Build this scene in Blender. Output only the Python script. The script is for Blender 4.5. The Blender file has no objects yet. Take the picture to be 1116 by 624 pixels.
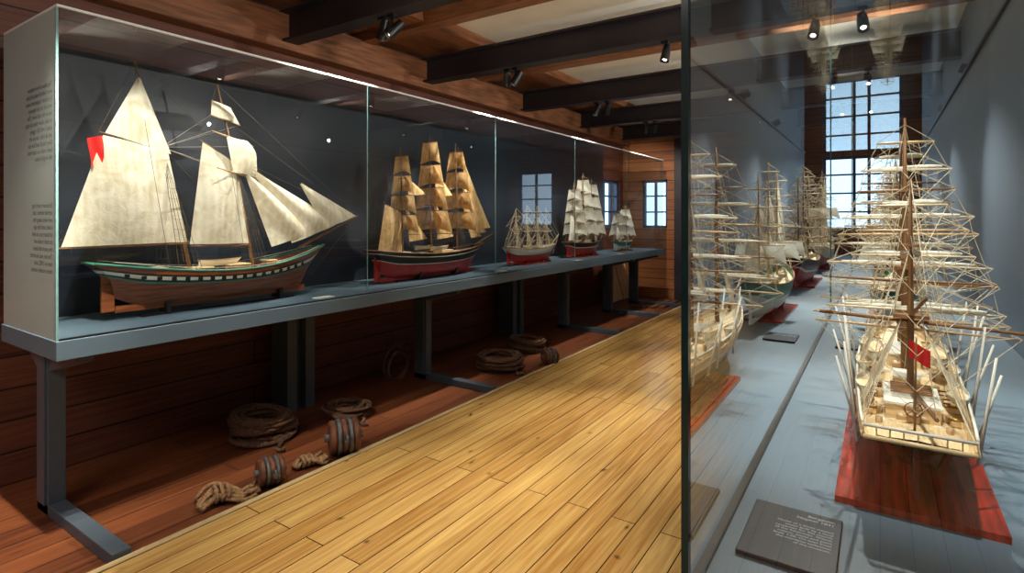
import bpy, math, random
from mathutils import Vector, Matrix
random.seed(7)
scene = bpy.context.scene
COL = scene.collection

# ------------------------------------------------------------------ materials
def s2l(c):
    return tuple(((x/255.0)/12.92 if x/255.0 <= 0.04045 else ((x/255.0+0.055)/1.055)**2.4) for x in c)

def new_mat(name):
    m = bpy.data.materials.new(name); m.use_nodes = True
    nt = m.node_tree
    return m, nt, nt.nodes['Principled BSDF']

def pm(name, rgb, rough=0.5, metal=0.0, var=0.15, scale=12.0, stretch=(1,1,1), bump=0.0, spec=0.5):
    m, nt, b = new_mat(name)
    c = s2l(rgb)
    tc = nt.nodes.new('ShaderNodeTexCoord'); mp = nt.nodes.new('ShaderNodeMapping')
    mp.inputs['Scale'].default_value = stretch
    nt.links.new(tc.outputs['Object'], mp.inputs['Vector'])
    n = nt.nodes.new('ShaderNodeTexNoise'); n.inputs['Scale'].default_value = scale
    n.inputs['Detail'].default_value = 4
    nt.links.new(mp.outputs['Vector'], n.inputs['Vector'])
    r = nt.nodes.new('ShaderNodeValToRGB')
    r.color_ramp.elements[0].position = 0.3; r.color_ramp.elements[1].position = 0.7
    r.color_ramp.elements[0].color = tuple(x*(1-var) for x in c)+(1,)
    r.color_ramp.elements[1].color = tuple(min(1, x*(1+var)) for x in c)+(1,)
    nt.links.new(n.outputs['Fac'], r.inputs['Fac'])
    nt.links.new(r.outputs['Color'], b.inputs['Base Color'])
    b.inputs['Roughness'].default_value = rough
    b.inputs['Metallic'].default_value = metal
    b.inputs['Specular IOR Level'].default_value = spec
    if bump > 0:
        bp = nt.nodes.new('ShaderNodeBump'); bp.inputs['Strength'].default_value = bump
        bp.inputs['Distance'].default_value = 0.01
        nt.links.new(n.outputs['Fac'], bp.inputs['Height']); nt.links.new(bp.outputs['Normal'], b.inputs['Normal'])
    return m

def planks(name, long_ax, row_ax, light, dark, row_h=0.14, length=2.4, gap=0.0035, rough=0.35, knots=True, gapcol=(40,22,10), grain=0.35, kstr=.6):
    m, nt, b = new_mat(name)
    N = nt.nodes.new; L = nt.links.new
    tc = N('ShaderNodeTexCoord'); sp = N('ShaderNodeSeparateXYZ'); L(tc.outputs['Object'], sp.inputs[0])
    cb = N('ShaderNodeCombineXYZ'); L(sp.outputs[long_ax], cb.inputs[0]); L(sp.outputs[row_ax], cb.inputs[1])
    br = N('ShaderNodeTexBrick'); L(cb.outputs[0], br.inputs['Vector'])
    br.offset = 0.37; br.offset_frequency = 2; br.squash = 1.0
    br.inputs['Scale'].default_value = 1.0
    br.inputs['Brick Width'].default_value = length; br.inputs['Row Height'].default_value = row_h
    br.inputs['Mortar Size'].default_value = gap; br.inputs['Mortar Smooth'].default_value = 0.2
    br.inputs['Bias'].default_value = 0.0
    br.inputs['Color1'].default_value = (0,0,0,1); br.inputs['Color2'].default_value = (1,1,1,1)
    br.inputs['Mortar'].default_value = (0.5,0.5,0.5,1)
    mp = N('ShaderNodeMapping'); mp.inputs['Scale'].default_value = (1.2, 26, 1)
    L(cb.outputs[0], mp.inputs['Vector'])
    ad = N('ShaderNodeVectorMath'); ad.operation = 'MULTIPLY_ADD'
    L(br.outputs['Color'], ad.inputs[0]); ad.inputs[1].default_value = (7.3, 5.1, 3.0); L(mp.outputs[0], ad.inputs[2])
    gn = N('ShaderNodeTexNoise'); gn.inputs['Scale'].default_value = 1.6; gn.inputs['Detail'].default_value = 6
    gn.inputs['Distortion'].default_value = 0.6
    L(ad.outputs[0], gn.inputs['Vector'])
    m1 = N('ShaderNodeMath'); m1.operation = 'MULTIPLY_ADD'; L(br.outputs['Color'], m1.inputs[0]); m1.inputs[1].default_value = 0.42
    m2 = N('ShaderNodeMath'); m2.operation = 'MULTIPLY_ADD'; L(gn.outputs['Fac'], m2.inputs[0]); m2.inputs[1].default_value = grain*3.2; m2.inputs[2].default_value = -grain*1.6+0.28
    L(m2.outputs[0], m1.inputs[2])
    rp = N('ShaderNodeValToRGB'); rp.color_ramp.elements[0].color = s2l(light)+(1,); rp.color_ramp.elements[1].color = s2l(dark)+(1,)
    L(m1.outputs[0], rp.inputs['Fac'])
    cur = rp.outputs['Color']
    if knots:
        wn = N('ShaderNodeTexNoise'); wn.inputs['Scale'].default_value = 2.0; L(cb.outputs[0], wn.inputs['Vector'])
        wa = N('ShaderNodeVectorMath'); wa.operation = 'MULTIPLY_ADD'; L(wn.outputs['Color'], wa.inputs[0]); wa.inputs[1].default_value=(.5,.25,0); L(cb.outputs[0], wa.inputs[2])
        kmp = N('ShaderNodeMapping'); kmp.inputs['Scale'].default_value = (2.6, 5.2, 1); L(wa.outputs[0], kmp.inputs['Vector'])
        vo = N('ShaderNodeTexVoronoi'); vo.inputs['Scale'].default_value = 1.45; L(kmp.outputs[0], vo.inputs['Vector'])
        vs_ = N('ShaderNodeSeparateColor'); L(vo.outputs['Color'], vs_.inputs[0])
        kr = N('ShaderNodeMapRange'); kr.inputs['From Min'].default_value = 0.02; kr.inputs['From Max'].default_value = 0.14
        kr.inputs['To Min'].default_value = kstr*1.6; kr.inputs['To Max'].default_value = 0.0
        L(vo.outputs['Distance'], kr.inputs['Value'])
        km = N('ShaderNodeMath'); km.operation='MULTIPLY'; L(kr.outputs[0], km.inputs[0]); L(vs_.outputs[0], km.inputs[1]); km.use_clamp=True
        mx = N('ShaderNodeMix'); mx.data_type = 'RGBA'; L(km.outputs[0], mx.inputs[0]); L(cur, mx.inputs[6])
        mx.inputs[7].default_value = s2l(tuple(int(x*0.5) for x in dark))+(1,)
        cur = mx.outputs[2]
    mg = N('ShaderNodeMix'); mg.data_type = 'RGBA'; L(br.outputs['Fac'], mg.inputs[0]); L(cur, mg.inputs[6]); mg.inputs[7].default_value = s2l(gapcol)+(1,)
    L(mg.outputs[2], b.inputs['Base Color'])
    b.inputs['Roughness'].default_value = rough
    bp = N('ShaderNodeBump'); bp.inputs['Strength'].default_value = 0.35; bp.inputs['Distance'].default_value = 0.004; bp.invert = True
    L(br.outputs['Fac'], bp.inputs['Height']); L(bp.outputs[0], b.inputs['Normal'])
    return m

def glass_mat(name, tint=(0.93,0.97,0.97), gain=1.0):
    m = bpy.data.materials.new(name); m.use_nodes = True
    nt = m.node_tree; nt.nodes.clear(); N = nt.nodes.new; L = nt.links.new
    out = N('ShaderNodeOutputMaterial'); mix = N('ShaderNodeMixShader')
    tr = N('ShaderNodeBsdfTransparent'); tr.inputs[0].default_value = tint+(1,)
    gl = N('ShaderNodeBsdfGlossy'); gl.inputs['Roughness'].default_value = 0.0; gl.inputs['Color'].default_value = (0.95,0.98,1,1)
    lw = N('ShaderNodeLayerWeight'); lw.inputs['Blend'].default_value = 0.5
    p = N('ShaderNodeMath'); p.operation = 'POWER'; L(lw.outputs['Facing'], p.inputs[0]); p.inputs[1].default_value = 5.0
    f = N('ShaderNodeMath'); f.operation = 'MULTIPLY_ADD'; L(p.outputs[0], f.inputs[0]); f.inputs[1].default_value = 0.96; f.inputs[2].default_value = 0.04
    d = N('ShaderNodeMath'); d.operation = 'ADD'; L(f.outputs[0], d.inputs[0]); d.inputs[1].default_value = 1.0
    n2 = N('ShaderNodeMath'); n2.operation = 'MULTIPLY'; L(f.outputs[0], n2.inputs[0]); n2.inputs[1].default_value = 2.0*gain
    q = N('ShaderNodeMath'); q.operation = 'DIVIDE'; q.use_clamp = True; L(n2.outputs[0], q.inputs[0]); L(d.outputs[0], q.inputs[1])
    L(q.outputs[0], mix.inputs[0]); L(tr.outputs[0], mix.inputs[1]); L(gl.outputs[0], mix.inputs[2]); L(mix.outputs[0], out.inputs[0])
    return m

def sail_mat(name, rgb, rgb2):
    m, nt, b = new_mat(name); N = nt.nodes.new; L = nt.links.new
    tc = N('ShaderNodeTexCoord')
    n = N('ShaderNodeTexNoise'); n.inputs['Scale'].default_value = 11; n.inputs['Detail'].default_value = 6; n.inputs['Distortion'].default_value = 0.8
    L(tc.outputs['Object'], n.inputs['Vector'])
    w = N('ShaderNodeTexWave'); w.bands_direction = 'Y'; w.inputs['Scale'].default_value = 7; w.inputs['Distortion'].default_value = 0.6
    L(tc.outputs['Object'], w.inputs['Vector'])
    a = N('ShaderNodeMath'); a.operation = 'MULTIPLY_ADD'; L(w.outputs['Fac'], a.inputs[0]); a.inputs[1].default_value = 0.10; L(n.outputs['Fac'], a.inputs[2])
    r = N('ShaderNodeValToRGB'); r.color_ramp.elements[0].position = 0.36; r.color_ramp.elements[1].position = 0.68
    r.color_ramp.elements[0].color = s2l(rgb2)+(1,); r.color_ramp.elements[1].color = s2l(rgb)+(1,)
    L(a.outputs[0], r.inputs['Fac']); L(r.outputs[0], b.inputs['Base Color'])
    b.inputs['Roughness'].default_value = 0.9; b.inputs['Specular IOR Level'].default_value = 0.1
    tl = N('ShaderNodeBsdfTranslucent'); L(r.outputs[0], tl.inputs[0])
    mx = N('ShaderNodeMixShader'); mx.inputs[0].default_value = 0.28
    L(b.outputs[0], mx.inputs[1]); L(tl.outputs[0], mx.inputs[2])
    L(mx.outputs[0], nt.nodes['Material Output'].inputs[0])
    n2 = N('ShaderNodeTexNoise'); n2.inputs['Scale'].default_value = 26; n2.inputs['Detail'].default_value = 4; n2.inputs['Distortion'].default_value = 1.5
    L(tc.outputs['Object'], n2.inputs['Vector'])
    bp = N('ShaderNodeBump'); bp.inputs['Strength'].default_value = 0.7; bp.inputs['Distance'].default_value = 0.006
    L(n2.outputs['Fac'], bp.inputs['Height']); L(bp.outputs[0], b.inputs['Normal'])
    return m

def emit(name, rgb, st):
    m = bpy.data.materials.new(name); m.use_nodes = True; nt = m.node_tree; nt.nodes.clear()
    o = nt.nodes.new('ShaderNodeOutputMaterial'); e = nt.nodes.new('ShaderNodeEmission')
    e.inputs[0].default_value = s2l(rgb)+(1,); e.inputs[1].default_value = st
    nt.links.new(e.outputs[0], o.inputs[0]); return m

M = {}
M['floor'] = planks('pine_floor_boards', 1, 0, (232,194,122), (166,114,52), 0.13, 2.7, 0.003, 0.25, True, (60,38,16), grain=.5, kstr=.75)
M['floor2'] = planks('shaded_floor_boards', 1, 0, (132,76,44), (74,38,26), 0.16, 3.1, 0.004, 0.4, True, (36,14,8), grain=.5)  # pine like the walkway, with under-case shade put into a darker red colour
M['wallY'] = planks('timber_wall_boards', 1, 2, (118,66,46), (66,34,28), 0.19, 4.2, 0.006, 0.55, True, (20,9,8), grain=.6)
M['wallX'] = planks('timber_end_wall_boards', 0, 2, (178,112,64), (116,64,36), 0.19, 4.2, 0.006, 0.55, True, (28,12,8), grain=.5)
M['cream'] = pm('cream_plaster', (244,240,226), 0.85, var=0.04, scale=3)
M['timber'] = pm('timber_joist', (140,92,60), 0.6, var=0.35, scale=5, stretch=(1,8,8))
M['timberY'] = pm('timber_purlin', (136,86,54), 0.6, var=0.45, scale=4, stretch=(8,0.8,8))
M['edge'] = pm('pine_edge_strip', (206,184,138), 0.5, var=0.15, scale=6, stretch=(8,0.8,8))
M['darkbeam'] = pm('dark_painted_beam', (42,38,44), 0.5, var=0.25, scale=3)
M['steel'] = pm('slate_blue_steel', (72,84,96), 0.45, var=0.08, scale=6)
M['shelf'] = pm('slate_blue_shelf', (86,106,122), 0.5, var=0.04, scale=4)
M['back'] = pm('dark_case_back', (38,43,54), 0.3, var=0.2, scale=2)
M['backR'] = pm('grey_case_back', (104,118,134), 0.5, var=0.05, scale=2)
M['endp'] = pm('frosted_end_panel', (160,174,172), 0.4, var=0.04, scale=2)
M['glass'] = glass_mat('case_glass')
M['glassR'] = glass_mat('case_glass_side', gain=1.55)
M['glassT'] = glass_mat('case_glass_top', gain=0.7)
M['gedge'] = pm('glass_edge_teal', (24,52,54), 0.15, var=0.2, scale=30)
M['gedge2'] = pm('glass_edge_pale', (110,150,150), 0.2, var=0.1, scale=30)
M['trim'] = pm('case_edge_highlight', (225,228,225), 0.4, var=0.03)  # bright highlight along the case top edge, painted as a white strip
M['black'] = pm('black_metal', (16,17,20), 0.4, var=0.1)
M['text'] = pm('text_grey', (96,104,106), 0.6, var=0.05)
M['textw'] = pm('text_white', (200,205,210), 0.6, var=0.05)
M['placard'] = pm('placard_slate', (34,42,54), 0.45, var=0.05, spec=.3)
M['card'] = pm('white_card', (230,230,225), 0.6, var=0.03)
M['winframe'] = pm('window_frame_paint', (70,90,120), 0.5, var=0.05)
M['rope'] = pm('hemp_rope', (140,108,74), 0.9, var=0.5, scale=60, bump=0.6)
M['ropeD'] = pm('tarred_rope', (92,64,46), 0.9, var=0.6, scale=60, bump=0.6)
M['blockw'] = pm('old_block_wood', (104,62,40), 0.6, var=0.5, scale=18)
M['iron'] = pm('iron_strap', (96,98,100), 0.5, 0.2, var=0.35, scale=30)
M['sailC'] = sail_mat('cream_sailcloth', (248,240,220), (222,208,178))
M['sailT'] = sail_mat('tan_sailcloth', (242,206,152), (206,162,106))
M['sailW'] = sail_mat('white_sailcloth', (248,246,236), (226,222,208))
M['spar'] = pm('varnished_spar', (132,92,56), 0.45, var=0.25, scale=30, stretch=(1,1,0.3))
M['sparL'] = pm('pale_spar', (220,200,166), 0.5, var=0.12, scale=30)
M['sparM'] = pm('honey_spar', (190,156,112), 0.5, var=0.2, scale=30)
M['rig'] = pm('rigging_line', (92,78,60), 0.9, var=0.2)
M['rigL'] = pm('rigging_line_pale', (206,190,160), 0.9, var=0.2)
M['deck'] = pm('ship_deck', (226,198,152), 0.6, var=0.18, scale=30, stretch=(8,0.5,1))
M['hBrown'] = pm('hull_brown', (146,78,42), 0.45, var=0.45, scale=18, stretch=(1,0.3,4))
M['hBlack'] = pm('hull_black', (24,24,26), 0.35, var=0.2)
M['hGreen'] = pm('hull_green', (62,134,114), 0.4, var=0.2)
M['hWhite'] = pm('hull_white', (230,226,212), 0.45, var=0.1)
M['hRed'] = pm('hull_red', (186,40,30), 0.4, var=0.15)
M['hDkRed'] = pm('hull_dark_red', (104,28,22), 0.35, var=0.2)
M['hWood'] = pm('hull_pale_wood', (228,198,150), 0.45, var=0.2, scale=20, stretch=(1,0.4,5))
M['base'] = pm('mahogany_base', (146,40,24), 0.22, var=0.5, scale=8, stretch=(10,0.8,1))
M['flag'] = pm('red_flag', (214,36,30), 0.8, var=0.1)
M['brass'] = pm('brass', (190,150,70), 0.3, 0.8, var=0.1)

# ------------------------------------------------------------------ mesh builder
class MB:
    def __init__(s): s.v=[]; s.f=[]; s.m=[]; s.sm=[]; s.mats=[]
    def mi(s, k):
        if k not in s.mats: s.mats.append(k)
        return s.mats.index(k)
    def face(s, idx, k, smooth=False):
        s.f.append(tuple(idx)); s.m.append(s.mi(k)); s.sm.append(smooth)
    def box(s, lo, hi, k, rotz=0.0, rot=None):
        lo=Vector(lo); hi=Vector(hi); c=(lo+hi)/2; h=(hi-lo)/2
        R = rot if rot is not None else Matrix.Rotation(rotz,3,'Z')
        b=len(s.v)
        for dz in (-1,1):
            for dx,dy in ((-1,-1),(1,-1),(1,1),(-1,1)):
                s.v.append(c+R@Vector((dx*h.x,dy*h.y,dz*h.z)))
        for q in ((0,3,2,1),(4,5,6,7),(0,1,5,4),(1,2,6,5),(2,3,7,6),(3,0,4,7)):
            s.face([b+i for i in q],k)
    def prism(s, pts, axis, a0, a1, k):
        n=len(pts); b=len(s.v)
        for a in (a0,a1):
            for p in pts:
                if axis==0: s.v.append(Vector((a,p[0],p[1])))
                elif axis==1: s.v.append(Vector((p[0],a,p[1])))
                else: s.v.append(Vector((p[0],p[1],a)))
        s.face([b+i for i in range(n)][::-1],k); s.face([b+n+i for i in range(n)],k)
        for i in range(n):
            j=(i+1)%n; s.face([b+i,b+j,b+n+j,b+n+i],k)
    def poly(s, pts, rad, k, n=6, cap=True, smooth=True, closed=False):
        pts=[Vector(p) for p in pts]; N=len(pts)
        if not isinstance(rad,(list,tuple)): rad=[rad]*N
        b=len(s.v); up=None
        for i,p in enumerate(pts):
            t=(pts[min(i+1,N-1)]-pts[max(i-1,0)])
            if t.length<1e-9: t=Vector((0,0,1))
            t.normalize()
            if up is None:
                up=t.orthogonal().normalized()
            else:
                up=(up-t*up.dot(t))
                if up.length<1e-6: up=t.orthogonal()
                up.normalize()
            w=t.cross(up)
            for j in range(n):
                a=2*math.pi*j/n
                s.v.append(p+(up*math.cos(a)+w*math.sin(a))*rad[i])
        for i in range(N-1):
            for j in range(n):
                j2=(j+1)%n
                s.face([b+i*n+j,b+i*n+j2,b+(i+1)*n+j2,b+(i+1)*n+j],k,smooth)
        if cap:
            s.face([b+j for j in range(n)][::-1],k); s.face([b+(N-1)*n+j for j in range(n)],k)
    def tube(s,p0,p1,r0,r1,k,n=6): s.poly([p0,p1],[r0,r1],k,n)
    def line(s,p0,p1,k='rig',r=0.0014,sag=0.0):
        if sag>0:
            p0=Vector(p0);p1=Vector(p1)
            s.poly([p0.lerp(p1,t)+Vector((0,0,-sag*4*t*(1-t))) for t in (0,.25,.5,.75,1)],r,k,3,False)
        else: s.poly([p0,p1],r,k,3,False)
    def grid(s, fn, nu, nv, k, smooth=True):
        b=len(s.v)
        for j in range(nv+1):
            for i in range(nu+1): s.v.append(Vector(fn(i/nu,j/nv)))
        for j in range(nv):
            for i in range(nu):
                a=b+j*(nu+1)+i
                s.face([a,a+1,a+nu+2,a+nu+1],k,smooth)
    def sail(s,c00,c10,c11,c01,bil,k,nu=10,nv=10,wr=0.006,foot=0.0):
        c00,c10,c11,c01,bil=map(Vector,(c00,c10,c11,c01,bil))
        ph=random.random()*6; nrm=bil.normalized() if bil.length>0 else Vector((1,0,0))
        def fn(u,v):
            p=(c00*(1-u)+c10*u)*(1-v)+(c01*(1-u)+c11*u)*v
            e=math.sin(math.pi*u)*(0.25+0.75*math.sin(math.pi*min(1,v*0.9+0.05)))
            up=Vector((0,0,foot*math.sin(math.pi*u)*(1-v)**2))
            return p+up+bil*e+nrm*wr*math.sin(9*u+ph+4*v)*math.sin(math.pi*u)
        s.grid(fn,nu,nv,k)
    def ell(s,c,r,k,nu=12,nv=8,rot=None):
        c=Vector(c); R=rot or Matrix.Identity(3)
        s.grid(lambda u,v:c+R@Vector((r[0]*math.sin(math.pi*v)*math.cos(2*math.pi*u),r[1]*math.sin(math.pi*v)*math.sin(2*math.pi*u),-r[2]*math.cos(math.pi*v))),nu,nv,k)
    def build(s,name,loc=(0,0,0),rotz=0,parent=None,bevel=0):
        me=bpy.data.meshes.new(name); me.from_pydata([tuple(v) for v in s.v],[],s.f)
        for k in s.mats: me.materials.append(M[k])
        for p,mi,sm in zip(me.polygons,s.m,s.sm): p.material_index=mi; p.use_smooth=sm
        me.update()
        o=bpy.data.objects.new(name,me); COL.objects.link(o); o.location=loc; o.rotation_euler=(0,0,rotz)
        if parent: o.parent=parent
        if bevel>0:
            bm=o.modifiers.new('bevel','BEVEL'); bm.width=bevel; bm.segments=2; bm.limit_method='ANGLE'
        return o
def empty(name,loc=(0,0,0)):
    o=bpy.data.objects.new(name,None); COL.objects.link(o); o.location=loc; o.empty_display_size=0.1; return o

# ------------------------------------------------------------------ ship builder
def lerp(a,b,t): return a+(b-a)*t
def hull(mb,L,B,zs,zm,zb,bands,transom=0.55,rakeB=0.10,rakeS=0.06,keelup=0.03,full=0.33,y0=0,x0=0,z0=0,bul=0.18,deck='deck',rail='spar',N=26,Mv=20):
    def par(t):
        if t<.5: b=lerp(transom,1,math.sin(t*math.pi)**0.8)
        else:
            q=(t-.5)/.5; b=max(0.015,(1-q**2.6))**0.85
        sh = zm+(zs-zm)*((.5-t)/.5)**2 if t<.5 else zm+(zb-zm)*((t-.5)/.5)**2
        kz = keelup*max(0,(0.12-t)/0.12)**1.2*2 + keelup*3*max(0,(t-.9)/.1)**2
        e = full + 0.55*abs(2*t-1)**2.2
        return b*B/2,sh,kz,e
    def pt(t,v,side):
        b,sh,kz,e=par(t)
        x=b*(v**e)*(1-0.07*max(0,(v-.75)/.25)) if v>0 else 0.002
        y=-L/2+L*t + rakeB*(v**1.3-0.5)*t**7*1.6 - rakeS*(v**2)*(1-t)**6*1.5
        return Vector((x0+side*x,y0+y,z0+kz+(sh-kz)*v))
    base=[(j/Mv)**1.35 for j in range(Mv+1)]
    vs=sorted(set([round(x,4) for x in base]+[round(l,4) for l,_ in bands if l<1]))
    Mr=len(vs)-1
    for side in (-1,1):
        b=len(mb.v)
        for i in range(N+1):
            for v in vs: mb.v.append(pt(i/N,v,side))
        for i in range(N):
            for j in range(Mr):
                vm=(vs[j]+vs[j+1])/2
                k=bands[-1][1]
                for lim,kk in bands:
                    if vm<=lim: k=kk; break
                a=b+i*(Mr+1)+j
                q=[a,a+Mr+1,a+Mr+2,a+1]
                if side<0: q=q[::-1]
                mb.face(q,k,True)
        mb.poly([pt(i/N,1,side)+Vector((0,0,0.002)) for i in range(N+1)],B*0.018,rail,6)
    b=len(mb.v)
    for v in vs: mb.v.append(pt(0,v,-1)); mb.v.append(pt(0,v,1))
    for j in range(Mr):
        vm=(vs[j]+vs[j+1])/2
        k=bands[-1][1]
        for lim,kk in bands:
            if vm<=lim: k=kk; break
        mb.face([b+2*j,b+2*j+1,b+2*j+3,b+2*j+2],k)
    mb.tube(pt(0,1,-1),pt(0,1,1),B*0.02,B*0.02,rail)
    vd=1-bul
    def dk(u,w):
        p=pt(w*0.985+0.005,vd,1); q=pt(w*0.985+0.005,vd,-1)
        r=q.lerp(p,u); r.z+=B*0.03*math.sin(math.pi*u); return r
    mb.grid(dk,4,N,deck)
    mb.box((x0-B*0.02,y0-L/2+0.01,z0-B*0.05),(x0+B*0.02,y0+L/2*0.86,z0+B*0.05),bands[0][1])
    zz=pt(0,.75,1).z; yy=pt(0,.3,1).y
    mb.box((x0-B*0.018,yy-L*0.035,z0-B*0.02),(x0+B*0.018,yy+L*0.012,zz),bands[0][1])
    return pt

def boat(mb,c,l,b,h,k,rot=0,rail='spar',deck='deck'):
    pts=MB(); hull(pts,l,b,h,h*.8,h,[(1.0,k)],transom=.5,rakeB=l*.08,rakeS=l*.02,N=8,Mv=5,bul=.3,rail=rail,keelup=0.0,deck=deck)
    R=Matrix.Rotation(rot,3,'Z'); o=len(mb.v); 
    for v in pts.v: mb.v.append(Vector(c)+R@v)
    for f,m_,sm in zip(pts.f,pts.m,pts.sm): mb.face([i+o for i in f],pts.mats[m_],sm)

def square_mast(mb,pt,tdeck,y,ztop,zdeck,yards,spar,sailk=None,brace=-0.3,r=0.009,rake=0.0,rig='rig',nsh=4,L=1,B=.3,sails=None,bil=0.06,lr=0.0014,yspar=None,yr=1.0):
    yspar=yspar or spar
    def mp(z): return Vector((0,y-rake*(z-zdeck),z))
    zs=[zdeck-0.04,lerp(zdeck,ztop,.45),lerp(zdeck,ztop,.75),ztop]
    mb.poly([mp(z) for z in zs],[r,r*.85,r*.55,r*.3],spar,8)
    zt=lerp(zdeck,ztop,.42); p=mp(zt); mb.box(p-Vector((B*.14,B*.09,.004)),p+Vector((B*.14,B*.09,.004)),spar)
    zt2=lerp(zdeck,ztop,.72); p=mp(zt2); mb.box(p-Vector((B*.08,B*.04,.003)),p+Vector((B*.08,B*.04,.003)),spar)
    ends=[]; fs=[]
    for n_,(z,hl) in enumerate(yards):
        bb=brace+random.uniform(-.06,.06)
        d=Vector((math.cos(bb),math.sin(bb),random.uniform(-.02,.02))); f=Vector((-math.sin(bb),math.cos(bb),0)); fs.append(f)
        c=mp(z)+Vector((0,r*1.3,0))
        ks=yspar if isinstance(yspar,str) else yspar[n_%len(yspar)]
        mb.poly([c-d*hl,c-d*hl*.4,c+d*hl*.4,c+d*hl],[r*.28*yr,r*.55*yr,r*.55*yr,r*.28*yr],ks,6)
        ends.append((c-d*hl,c+d*hl))
        zl=min(ztop,z+0.3*hl+0.03); q=mp(zl)
        mb.line(c-d*hl,q,rig,lr*.8); mb.line(c+d*hl,q,rig,lr*.8)
    if sailk:
        for i in range(len(yards)-1):
            if sails is not None and i not in sails: continue
            (a0,a1),(b0,b1)=ends[i],ends[i+1]
            dz=Vector((0,0,0.008))
            mb.sail(a0.lerp(a1,.03)+dz,a1.lerp(a0,.03)+dz,b1.lerp(b0,.04)-dz*.4,b0.lerp(b1,.04)-dz*.4,fs[i]*bil*(yards[i][1]/.25),sailk,10,8,0.004,foot=.035)
    for side in (-1,1):
        feet=[]
        for i in range(nsh):
            t=tdeck-0.012-i*0.022
            q=pt(max(.01,t),.98,side); feet.append(q)
            mb.line(q,mp(zt)+Vector((side*B*.06,0,0)),rig,lr)
        top=mp(zt)+Vector((side*B*.06,0,0))
        for j in range(1,9):
            u=j/10; mb.line(feet[0].lerp(top,u),feet[-1].lerp(top,u),rig,lr*.7)
        f2=[mp(zt)+Vector((side*B*.14,dy*B,0)) for dy in (-.08,.0,.08)]; t2=mp(zt2)
        for q in f2: mb.line(q,t2,rig,lr*.8)
        for j in range(1,5): mb.line(f2[0].lerp(t2,j/5),f2[-1].lerp(t2,j/5),rig,lr*.6)
        mb.line(pt(max(.02,tdeck-0.12),.98,side),mp(ztop-0.02),rig,lr*.8)
        mb.line(pt(max(.01,tdeck-0.10),.98,side),t2,rig,lr*.8)
    for (e0,e1) in ends:
        for e in (e0,e1): mb.line(e,Vector((0,y-0.28*L*.8,max(zdeck+.02,e.z-0.12))),rig,lr*.6)
    return mp,ends

def stand(mb,L,k='base',wid=.14,z0=-.03,zb=0.0,yo=0,board=True,B=.3):
    if board:
        mb.box((-wid,yo-L/2,z0),(wid,yo+L/2,z0+.014),k)
    for yy in (-L*.3,L*.3):
        mb.box((-B*.20,yo+yy-.012,z0+.01),(B*.20,yo+yy+.012,zb+.012),k)
        mb.prism([(-B*.22,zb+.0),(-B*.15,zb+.0),(-B*.24,zb+.05),(-B*.27,zb+.05)],1,yo+yy-.012,yo+yy+.012,k)
        mb.prism([(B*.15,zb+.0),(B*.22,zb+.0),(B*.27,zb+.05),(B*.24,zb+.05)],1,yo+yy-.012,yo+yy+.012,k)

SHX=-3.664
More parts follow.
